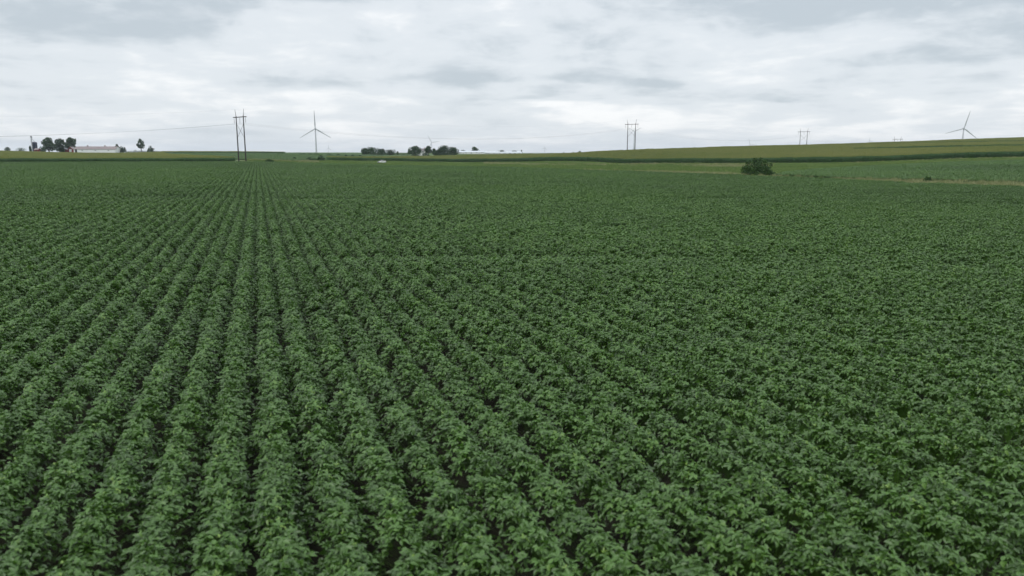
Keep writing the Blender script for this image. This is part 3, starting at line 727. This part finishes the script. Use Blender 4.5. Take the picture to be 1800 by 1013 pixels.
# ------------------------------------------------------------------ buildings
def gable(W, D, eave, ridge, over=.35, th=.18):
    """roof slabs; ridge along X"""
    h = ridge - eave; s = MB(); d2 = D / 2
    k = h / d2
    for sg in (-1, 1):
        y0, y1 = 0.0, sg * (d2 + over); z0, z1 = ridge, ridge - k * (d2 + over)
        vs = [(-W / 2 - over, y0, z0), (W / 2 + over, y0, z0), (W / 2 + over, y1, z1), (-W / 2 - over, y1, z1)]
        vs += [(x, y, z + th) for x, y, z in vs]
        s.add(vs, [(0, 1, 2, 3), (7, 6, 5, 4), (0, 4, 5, 1), (1, 5, 6, 2), (2, 6, 7, 3), (3, 7, 4, 0)])
    return s
def walls(W, D, eave, ridge):
    s = MB(); x, y = W / 2, D / 2
    v = [(-x, -y, -.5), (x, -y, -.5), (x, y, -.5), (-x, y, -.5), (-x, -y, eave), (x, -y, eave), (x, y, eave), (-x, y, eave), (-x, 0, ridge), (x, 0, ridge)]
    s.add(v, [(0, 1, 5, 4), (1, 2, 6, 9, 5), (2, 3, 7, 6), (3, 0, 4, 8, 7), (0, 3, 2, 1)]); return s
def one(kind, c, d, mat, parent):
    b = MB(); b.box(c, d); return b.build(kind, M[mat], parent)

# long white barn of the left farm
p0, p1 = G(136.5, FAR - 12), G(208.5, FAR - 12); Wd = (p1 - p0).length; c = (p0 + p1) / 2
zb = CAM_H + (V0 - 268.3) * c.y / KY
barn = empty('long_barn', (c.x, c.y, zb), math.atan2(p1.y - p0.y, p1.x - p0.x))
tag(barn, 'long low white barn with red brown roof on the left farm', 'barn')
px = c.y / KY
ev, rg = 5.6 * px, 10.4 * px
walls(Wd, 14, ev, rg - .1).build('wall', M['white_wall'], barn)
rf = gable(Wd, 14, ev, rg).build('roof', M['rust_roof'], barn)
for fx in (-.23, .19):
    v = MB(); v.box((fx * Wd, 0, rg + .55), (1.1, 1.1, 1.0)); v.prism([(fx * Wd - .8, rg + 1.05), (fx * Wd + .8, rg + 1.05), (fx * Wd, rg + 1.6)], -.7, .7); v.build('roof_vent', M['rust_roof'], rf)
one('door', (-Wd / 2 + 2.6, -7.03, 1.75), (2.4, .1, 3.9), 'dark', barn)
for k in range(3): one('window', (-Wd / 2 + 10 + k * (Wd - 18) / 2, -7.03, ev * .66), (1.2, .1, .7), 'glass', barn)
# red barn
p = G(128, FAR + 4); zb = CAM_H + (V0 - 267.3) * p.y / KY; px = p.y / KY
rb = empty('red_barn', (p.x, p.y, zb), 0.15); tag(rb, 'red gabled barn with a lean-to shed beside the long white barn', 'barn')
def red_barn():
    W, D, e, r = 8.5 * px, 11.0, 4.6 * px, 9.0 * px
    w = MB(); x, y = W / 2, D / 2
    v = [(-x, -y, -.5), (x, -y, -.5), (x, y, -.5), (-x, y, -.5), (-x, -y, e), (x, -y, e), (x, y, e), (-x, y, e), (0, -y, r), (0, y, r)]
    w.add(v, [(0, 1, 5, 8, 4), (1, 2, 6, 5), (2, 3, 7, 9, 6), (3, 0, 4, 7), (0, 3, 2, 1)]); w.build('wall', M['red_wall'], rb)
    g = gable(D, W, e, r, .3); g.v = [(-yy, xx, zz) for xx, yy, zz in g.v]; g.build('roof', M['rust_roof'], rb)
    one('door', (0, -y - .03, 1.7), (2.6, .08, 3.4), 'white_wall', rb)
    one('window', (0, -y - .03, e + .3), (.9, .08, .9), 'dark', rb)
    lw = 9.5 * px
    one('lean_to', (-x - lw / 2 - .02, .5, 1.3), (lw, 7, 3.6), 'red_wall', rb)
    s = MB(); s.prism([(-x - lw - .3, 3.05), (-x, 4.3), (-x, 4.5), (-x - lw - .3, 3.25)], -3.3, 4.3); s.build('lean_to_roof', M['grey_roof'], rb)
red_barn()
# dark silo with slim grain leg
p = G(63, FAR + 2); px = p.y / KY; zb = Z(p.x, p.y); top = CAM_H + (V0 - 249.5) * p.y / KY
si = empty('silo', (p.x, p.y, zb - .3)); tag(si, 'dark blue cylindrical silo at the left of the farm', 'silo')
hs = top - zb + .3; rr = 4.1 * px
b = MB(); b.tube([(0, 0, 0), (0, 0, hs - 1.2)], [rr, rr], 24); b.build('silo_wall', M['dark_metal'], si)
b = MB(); b.tube([(0, 0, hs - 1.2), (0, 0, hs - .6), (0, 0, hs - .15), (0, 0, hs)], [rr + .1, rr * .86, rr * .45, .15], 24); b.build('dome_roof', M['dark_metal'], si)
b = MB()
for k in range(6): b.tube([(rr * math.cos(a) * 1.015, rr * math.sin(a) * 1.015, 1.6 + k * (hs - 3) / 5) for a in np.linspace(0, 6.283, 25)], [.05] * 25, 4)
b.build('hoop_band', M['steel'], si)
b = MB(); b.tube([(1.1, -rr - .35, .3), (1.1, -rr - .35, hs - .8)], [.4, .4], 8); b.build('unloading_chute', M['dark_metal'], si)
p = G(58.3, FAR - 2); zb = Z(p.x, p.y); top = CAM_H + (V0 - 240.8) * p.y / KY; ht = top - zb
gl = empty('grain_leg', (p.x, p.y, zb - .3)); tag(gl, 'slim grey elevator tower rising beside the dark silo', 'tower')
b = MB(); s_ = .55
for sx in (-1, 1):
    for sy in (-1, 1): b.tube([(sx * s_, sy * s_, 0), (sx * s_, sy * s_, ht - 1.5)], [.09, .09], 5)
for k in range(8):
    z0, z1 = k * (ht - 1.5) / 8, (k + 1) * (ht - 1.5) / 8
    for sy in (-1, 1): b.tube([(-s_, sy * s_, z0), (s_, sy * s_, z1)], [.05, .05], 4)
    for sx in (-1, 1): b.tube([(sx * s_, -s_, z1), (sx * s_, s_, z0)], [.05, .05], 4)
b.build('lattice_frame', M['steel'], gl)
b = MB(); b.tube([(0, 0, 0), (0, 0, ht - .3)], [.28, .28], 8); b.build('elevator_casing', M['steel'], gl)
b = MB(); b.box((0, 0, ht), (1.5, 1.2, 1.8)); b.prism([(-.75, ht + .9), (.75, ht + .9), (0, ht + 1.6)], -.6, .6); b.build('head_house', M['steel'], gl)
b = MB(); b.tube([(.3, 0, ht - .6), (3.6, 1.0, ht * .62)], [.16, .16], 6); b.build('spout', M['steel'], gl)
p = G(67.5, FAR - 12); zb = Z(p.x, p.y); sh = empty('farm_shed', (p.x, p.y, zb), -.2); tag(sh, 'low reddish shed at the right foot of the dark silo', 'shed')
walls(5.6, 5, 3.0, 4.6).build('wall', M['red_wall'], sh); gable(5.6, 5, 3.0, 4.7).build('roof', M['rust_roof'], sh); one('door', (0, -2.53, 1.2), (1.6, .08, 2.4), 'dark', sh)

# farmhouse in the grove
p = G(743, 875); px = p.y / KY; zb = Z(p.x, p.y); fh = empty('farmhouse', (p.x, p.y, zb), .25)
tag(fh, 'pale two storey farmhouse with dull reddish roof half hidden by trees', 'house')
walls(11, 8, 5.2, 7.6).build('wall', M['white_wall'], fh)
rf = gable(11, 8, 5.2, 7.7).build('roof', M['grey_roof'], fh)
b = MB(); b.box((2.2, .4, 7.9), (.8, .8, 1.8)); b.build('chimney', M['red_wall'], rf)
for x in (-3.6, -.2, 3.4):
    for z in (1.5, 4.0):
        if z < 2 and x == -.2: continue
        w = one('window', (x, -4.04, z), (1.0, .1, 1.4), 'glass', fh); one('sill', (x, -4.12, z - .78), (1.2, .2, .1), 'white_wall', w)
one('door', (-.2, -4.04, 1.1), (1.0, .1, 2.2), 'dark', fh)
# long white livestock barns
def livestock(u0, u1, Y, vt, vb, label, roofmat):
    p0, p1 = G(u0, Y), G(u1, Y); W = (p1 - p0).length; c = (p0 + p1) / 2; px = Y / KY; zb = CAM_H + (V0 - vb) * px
    o = empty('livestock_barn', (c.x, c.y, min(zb, c.z)), 0); tag(o, label, 'barn', 'white livestock barns'); dz = zb - min(zb, c.z)
    H = (vb - vt) * px + dz; e = H * .58
    walls(W, 14, e, H - .1).build('wall', M['white_wall'], o); gable(W, 14, e, H).build('roof', M[roofmat], o)
    n = max(3, int(W / 7))
    for k in range(n): one('window', (-W / 2 + (k + .5) * W / n, -7.03, e * .62), (2.0, .1, .5), 'glass', o)
    one('door', (-W / 2 + 1.8, -7.03, 1.1), (1.0, .1, 2.1), 'steel', o)
    for k in range(3):
        b = MB(); b.tube([(W * (-.3 + .3 * k), -7.35, .7), (W * (-.3 + .3 * k), -7.06, .7)], [.6, .6], 10); b.build('fan', M['steel'], o)
livestock(806, 852, 1160, 265.6, 271, 'long white barn nearest the farmhouse grove, below the lone round tree', 'white_metal')
livestock(854, 893, 1165, 267.2, 271.2, 'middle low white barn between the lone round tree and the short bright barn', 'white_metal')
livestock(893.5, 917, 1120, 266.8, 271.6, 'short bright white barn at the right end of the barn row', 'white_metal')

# ------------------------------------------------------------------ pickup truck
def pickup():
    Y = TRUCK_Y; p = G(671, Y)
    t = empty('pickup_truck', (p.x, p.y, p.z + .05), math.pi + .95); tag(t, 'white pickup truck standing on the track beyond the soybeans', 'pickup truck')
    s = MB()                                    # body side profile (x forward), lofted across the width
    prof = [(-2.65, .55), (-2.65, 1.18), (-.55, 1.18), (.95, 1.18), (1.3, 1.12), (2.55, 1.02), (2.7, .85), (2.7, .5), (2.2, .42), (-2.2, .42)]
    s.prism(prof, -.95, .95); bd = s.build('body', M['truck_paint'], t)
    s = MB(); b0 = [(-.75, 1.185), (1.15, 1.185), (.45, 1.88), (-.55, 1.88)]
    v = [(x, -.9 if z < 1.5 else -.74, z) for x, z in b0] + [(x, .9 if z < 1.5 else .74, z) for x, z in b0]
    s.add(v, [(0, 1, 2, 3), (7, 6, 5, 4), (0, 4, 5, 1), (1, 5, 6, 2), (2, 6, 7, 3), (3, 7, 4, 0)]); cb = s.build('cab', M['truck_paint'], t)
    for sy in (-1, 1):
        q = MB(); v = [(-.52, sy * .89, 1.27), (.93, sy * .89, 1.27), (.40, sy * .79, 1.76), (-.44, sy * .79, 1.76)]
        q.add(v + [(x, y + sy * .012, z) for x, y, z in v], [(0, 1, 2, 3), (4, 7, 6, 5), (0, 4, 5, 1), (1, 5, 6, 2), (2, 6, 7, 3), (3, 7, 4, 0)]); q.build('side_window', M['glass'], cb)
    q = MB(); v = [(1.09, -.78, 1.27), (1.09, .78, 1.27), (.55, .66, 1.8), (.55, -.66, 1.8)]; q.add(v + [(x + .02, y, z + .02) for x, y, z in v], [(0, 1, 2, 3), (4, 7, 6, 5), (0, 4, 5, 1), (1, 5, 6, 2), (2, 6, 7, 3), (3, 7, 4, 0)]); q.build('windscreen', M['glass'], cb)
    one('bed_liner', (-1.65, 0, 1.19), (1.85, 1.6, .03), 'dark', t)
    for sy in (-1, 1): one('bed_side', (-1.65, sy * .89, 1.33), (2.0, .12, .28), 'truck_paint', t)
    one('tailgate', (-2.69, 0, .98), (.07, 1.7, .62), 'truck_paint', t)
    one('front_bumper', (2.74, 0, .52), (.14, 1.9, .22), 'steel', t); one('grille', (2.71, 0, .82), (.05, 1.1, .25), 'dark', t)
    for sy in (-1, 1): one('headlight', (2.71, sy * .74, .84), (.06, .3, .2), 'glass', t)
    for x in (-1.75, 1.75):
        for sy in (-1, 1):
            w = MB(); w.tube([(x, sy * .74, .4), (x, sy * .98, .4)], [.41, .41], 18); w = w.build('wheel', M['rubber'], t)
            r = MB(); r.tube([(x, sy * .975, .4), (x, sy * .995, .4)], [.24, .22], 12); r.build('rim', M['steel'], w)
pickup()
tree('shrub', 'small dark upright shrub just behind the white pickup truck', 'shrub', 678.6, 480, 2.6, 279.6, 285.5, 90, 'shrub', 'bushes at the field end', n=300, mat='shrub')

# ------------------------------------------------------------------ H-frame power structures and wires
def hframe_proto():
    t = empty('utility_pole_frame', (0, 0, 0)); S = 3.6
    for sx in (-1, 1):
        b = MB(); b.tube([(sx * S, 0, -9), (sx * S, 0, 0), (sx * S, 0, 20.4)], [.32, .31, .2], 10); pl = b.build('pole', M['pole'], t)
        b = MB(); b.tube([(sx * (S + .05), 0, 20.2), (sx * (S + .75), 0, 23.4)], [.14, .07], 6); b.build('ground_wire_peak', M['pole'], pl)
    b = MB(); b.box((0, .28, 19.85), (13.4 * .92, .16, .34)); b.box((0, -.28, 19.85), (13.4 * .92, .16, .34)); b.build('crossarm', M['pole'], t)
    for sg in (-1, 1):
        b = MB(); b.tube([(-S * sg, .07 * sg, 10.4), (S * sg, .07 * sg, 17.0)], [.06, .06], 6); b.build('cross_brace', M['pole'], t)
    for x in (-5.7, 0, 5.7):
        b = MB()
        b.tube([(x, 0, 19.7), (x, 0, 16.95)], [.03, .03], 5)
        for k in range(12): b.tube([(x, 0, 19.4 - k * .19), (x, 0, 19.3 - k * .19)], [.14, .09], 8)
        b.build('insulator', M['ceramic'], t)
    return t
HF = [(-338, 150, 0.9, 'outer left'), None, None, None, None]
hp = []
Y1 = 360.0; X1 = U(425.5) * Y1; zb1 = CAM_H + (V0 - 206.5) * Y1 / KY - 19.85
hp.append((X1 - 205, Y1 - 200, 0.0))
hp.append((X1, Y1, zb1))
for (u, Y, vbar) in ((1109, 585, 219), (1410.5, 775, 232), (1575.5, 960, 245)):
    hp.append((U(u) * Y, Y, CAM_H + (V0 - vbar) * Y / KY - 19.85))
hlabels = [None, 'nearest dark two pole utility frame standing at the left end of the soybean field',
           'second utility frame on the skyline at mid right, in front of a wind turbine',
           'third utility frame rising behind the right hill crest',
           'farthest faint utility frame, only its top above the right hill']
hang = []
proto = hframe_proto(); first = True
for i, (x, y, z) in enumerate(hp):
    a = hp[max(0, i - 1)]; b_ = hp[min(len(hp) - 1, i + 1)]
    dx, dy = b_[0] - a[0], b_[1] - a[1]; rz = math.atan2(dy, dx) - math.pi / 2
    hang.append((x, y, z, rz))
    if hlabels[i] is None: continue
    o = proto if first else copy_tree(proto); first = False
    o.location = (x, y, z); o.rotation_euler = (0, 0, rz)
    tag(o, hlabels[i], 'utility pole', 'utility pole frames of the power line')
def wire(off, zoff, sag, r, name, label, group):
    b = MB()
    for i in range(len(hang) - 1):
        P = []
        for j in (i, i + 1):
            x, y, z, rz = hang[j]; P.append(Vector((x + off * math.cos(rz), y + off * math.sin(rz), z + zoff)))
        n = 28; pts = []
        for k in range(n + 1):
            t = k / n; q = P[0].lerp(P[1], t); q.z -= 4 * sag * t * (1 - t); pts.append(q)
        b.tube(pts, [r] * len(pts), 5)
    o = b.build(name, M['wire'], None); tag(o, label, 'power line', group); return o
for x in (-5.7, 0, 5.7): wire(x, 16.95, 7.6, .013, 'power_line', 'thin sagging wire hung from the insulators of the pole frames', 'power line wires')
for sx in (-1, 1): wire(sx * 4.35, 23.35, 6.5, .005, 'ground_wire', 'thinnest overhead wire strung between the pole tips', 'overhead ground wires')

# ------------------------------------------------------------------ wind turbines
def turbine(u, v, Y, blade_px, angles, face, label, hubh=80.0):
    k = Y / KY; X = U(u) * Y; zh = CAM_H + (V0 - v) * k; L = blade_px * Y / KX
    t = empty('wind_turbine', (X, Y, zh - hubh), face); tag(t, label, 'wind turbine', 'wind turbines along the horizon')
    b = MB(); zs = [0, .25, .5, .75, 1.0]; rs_ = [2.3, 2.1, 1.85, 1.6, 1.35]
    b.tube([(0, 2.2, (hubh - 2) * q) for q in zs], rs_, 20); b.build('tower', M['turbine'], t, True)
    b = MB(); b.prism([(-1.7, hubh - 1.9), (1.7, hubh - 1.9), (1.9, hubh), (1.7, hubh + 1.9), (-1.7, hubh + 1.9), (-1.9, hubh)], -1.0, 8.0); b.build('nacelle', M['turbine'], t)
    b = MB(); b.tube([(0, -.9, hubh), (0, -1.8, hubh), (0, -2.8, hubh), (0, -3.4, hubh)], [1.7, 1.7, 1.2, .3], 14); b.build('hub', M['turbine'], t, True)
    for a in angles:
        a = R(a); d = Vector((math.cos(a), 0, math.sin(a))); s = Vector((-math.sin(a), 0, math.cos(a))); n = Vector((0, -1, 0))
        b = MB(); rings = []
        for f, ch, th, tw in ((.0, .9, .9, .2), (.06, 1.1, .9, .3), (.18, 1.75, .55, .32), (.4, 1.35, .36, .2), (.7, .95, .22, .1), (.93, .6, .12, .05), (1, .15, .05, 0)):
            c = Vector((0, -1.8, hubh)) + d * (f * L + .8); cs = s * math.cos(tw) + n * math.sin(tw); cn = n * math.cos(tw) - s * math.sin(tw)
            rings.append([c + cs * ch * math.cos(q) + cn * th * math.sin(q) for q in np.linspace(0, 2 * math.pi, 9)[:-1]])
        m = 8; vs = [q for r in rings for q in r]
        fs = [(i * m + k2, i * m + (k2 + 1) % m, (i + 1) * m + (k2 + 1) % m, (i + 1) * m + k2) for i in range(len(rings) - 1) for k2 in range(m)]
        fs += [tuple(range(m))[::-1], tuple((len(rings) - 1) * m + q for q in range(m))]
        b.add(vs, fs); b.build('blade', M['turbine'], t, True)
turbine(556.3, 226.5, 1900, 31, (91, 211, 329), 0.15, 'tallest wind turbine right of the near utility poles, one blade straight up')
turbine(1689.5, 226, 1900, 30, (77, 197, 320), -.35, 'large wind turbine behind the crest of the right hill')
turbine(759, 250.7, 4200, 14.5, (118, 8, 246), 0.1, 'wind turbine above the farmhouse grove with one blade level to the right')
turbine(1114.2, 231.5, 3400, 13.5, (30, 150, 270), 0.1, 'wind turbine directly behind the second utility frame')
turbine(1317.5, 255, 4300, 12, (108, 2, 240), 0.1, 'wind turbine half sunk behind the right hill between the second and third utility frames')
turbine(578, 261, 6500, 6, (90, 210, 330), 0.1, 'tiny distant wind turbine just right of the tallest wind turbine')
turbine(957.5, 260.5, 7000, 5.5, (85, 205, 325), 0.1, 'faint distant wind turbine right of the white barns')
turbine(1527, 247.5, 6500, 6, (100, 220, 340), 0.1, 'faint distant wind turbine between the third and farthest utility frames')

# ------------------------------------------------------------------ haze
def haze():
    b = MB(); b.box((0, 0, 52), (26000, 26000, 144)); m = bpy.data.materials.new('haze_air'); m.use_nodes = True
    nt = m.node_tree; N = nt.nodes
    for n in list(N): N.remove(n)
    out = N.new('ShaderNodeOutputMaterial'); v = N.new('ShaderNodeVolumePrincipled')
    v.inputs['Color'].default_value = (.86, .92, 1.0, 1); v.inputs['Density'].default_value = 5.5e-5; v.inputs['Anisotropy'].default_value = .1
    nt.links.new(v.outputs[0], out.inputs['Volume'])
    o = b.build('haze', m); tag(o, kind='stuff')
haze()
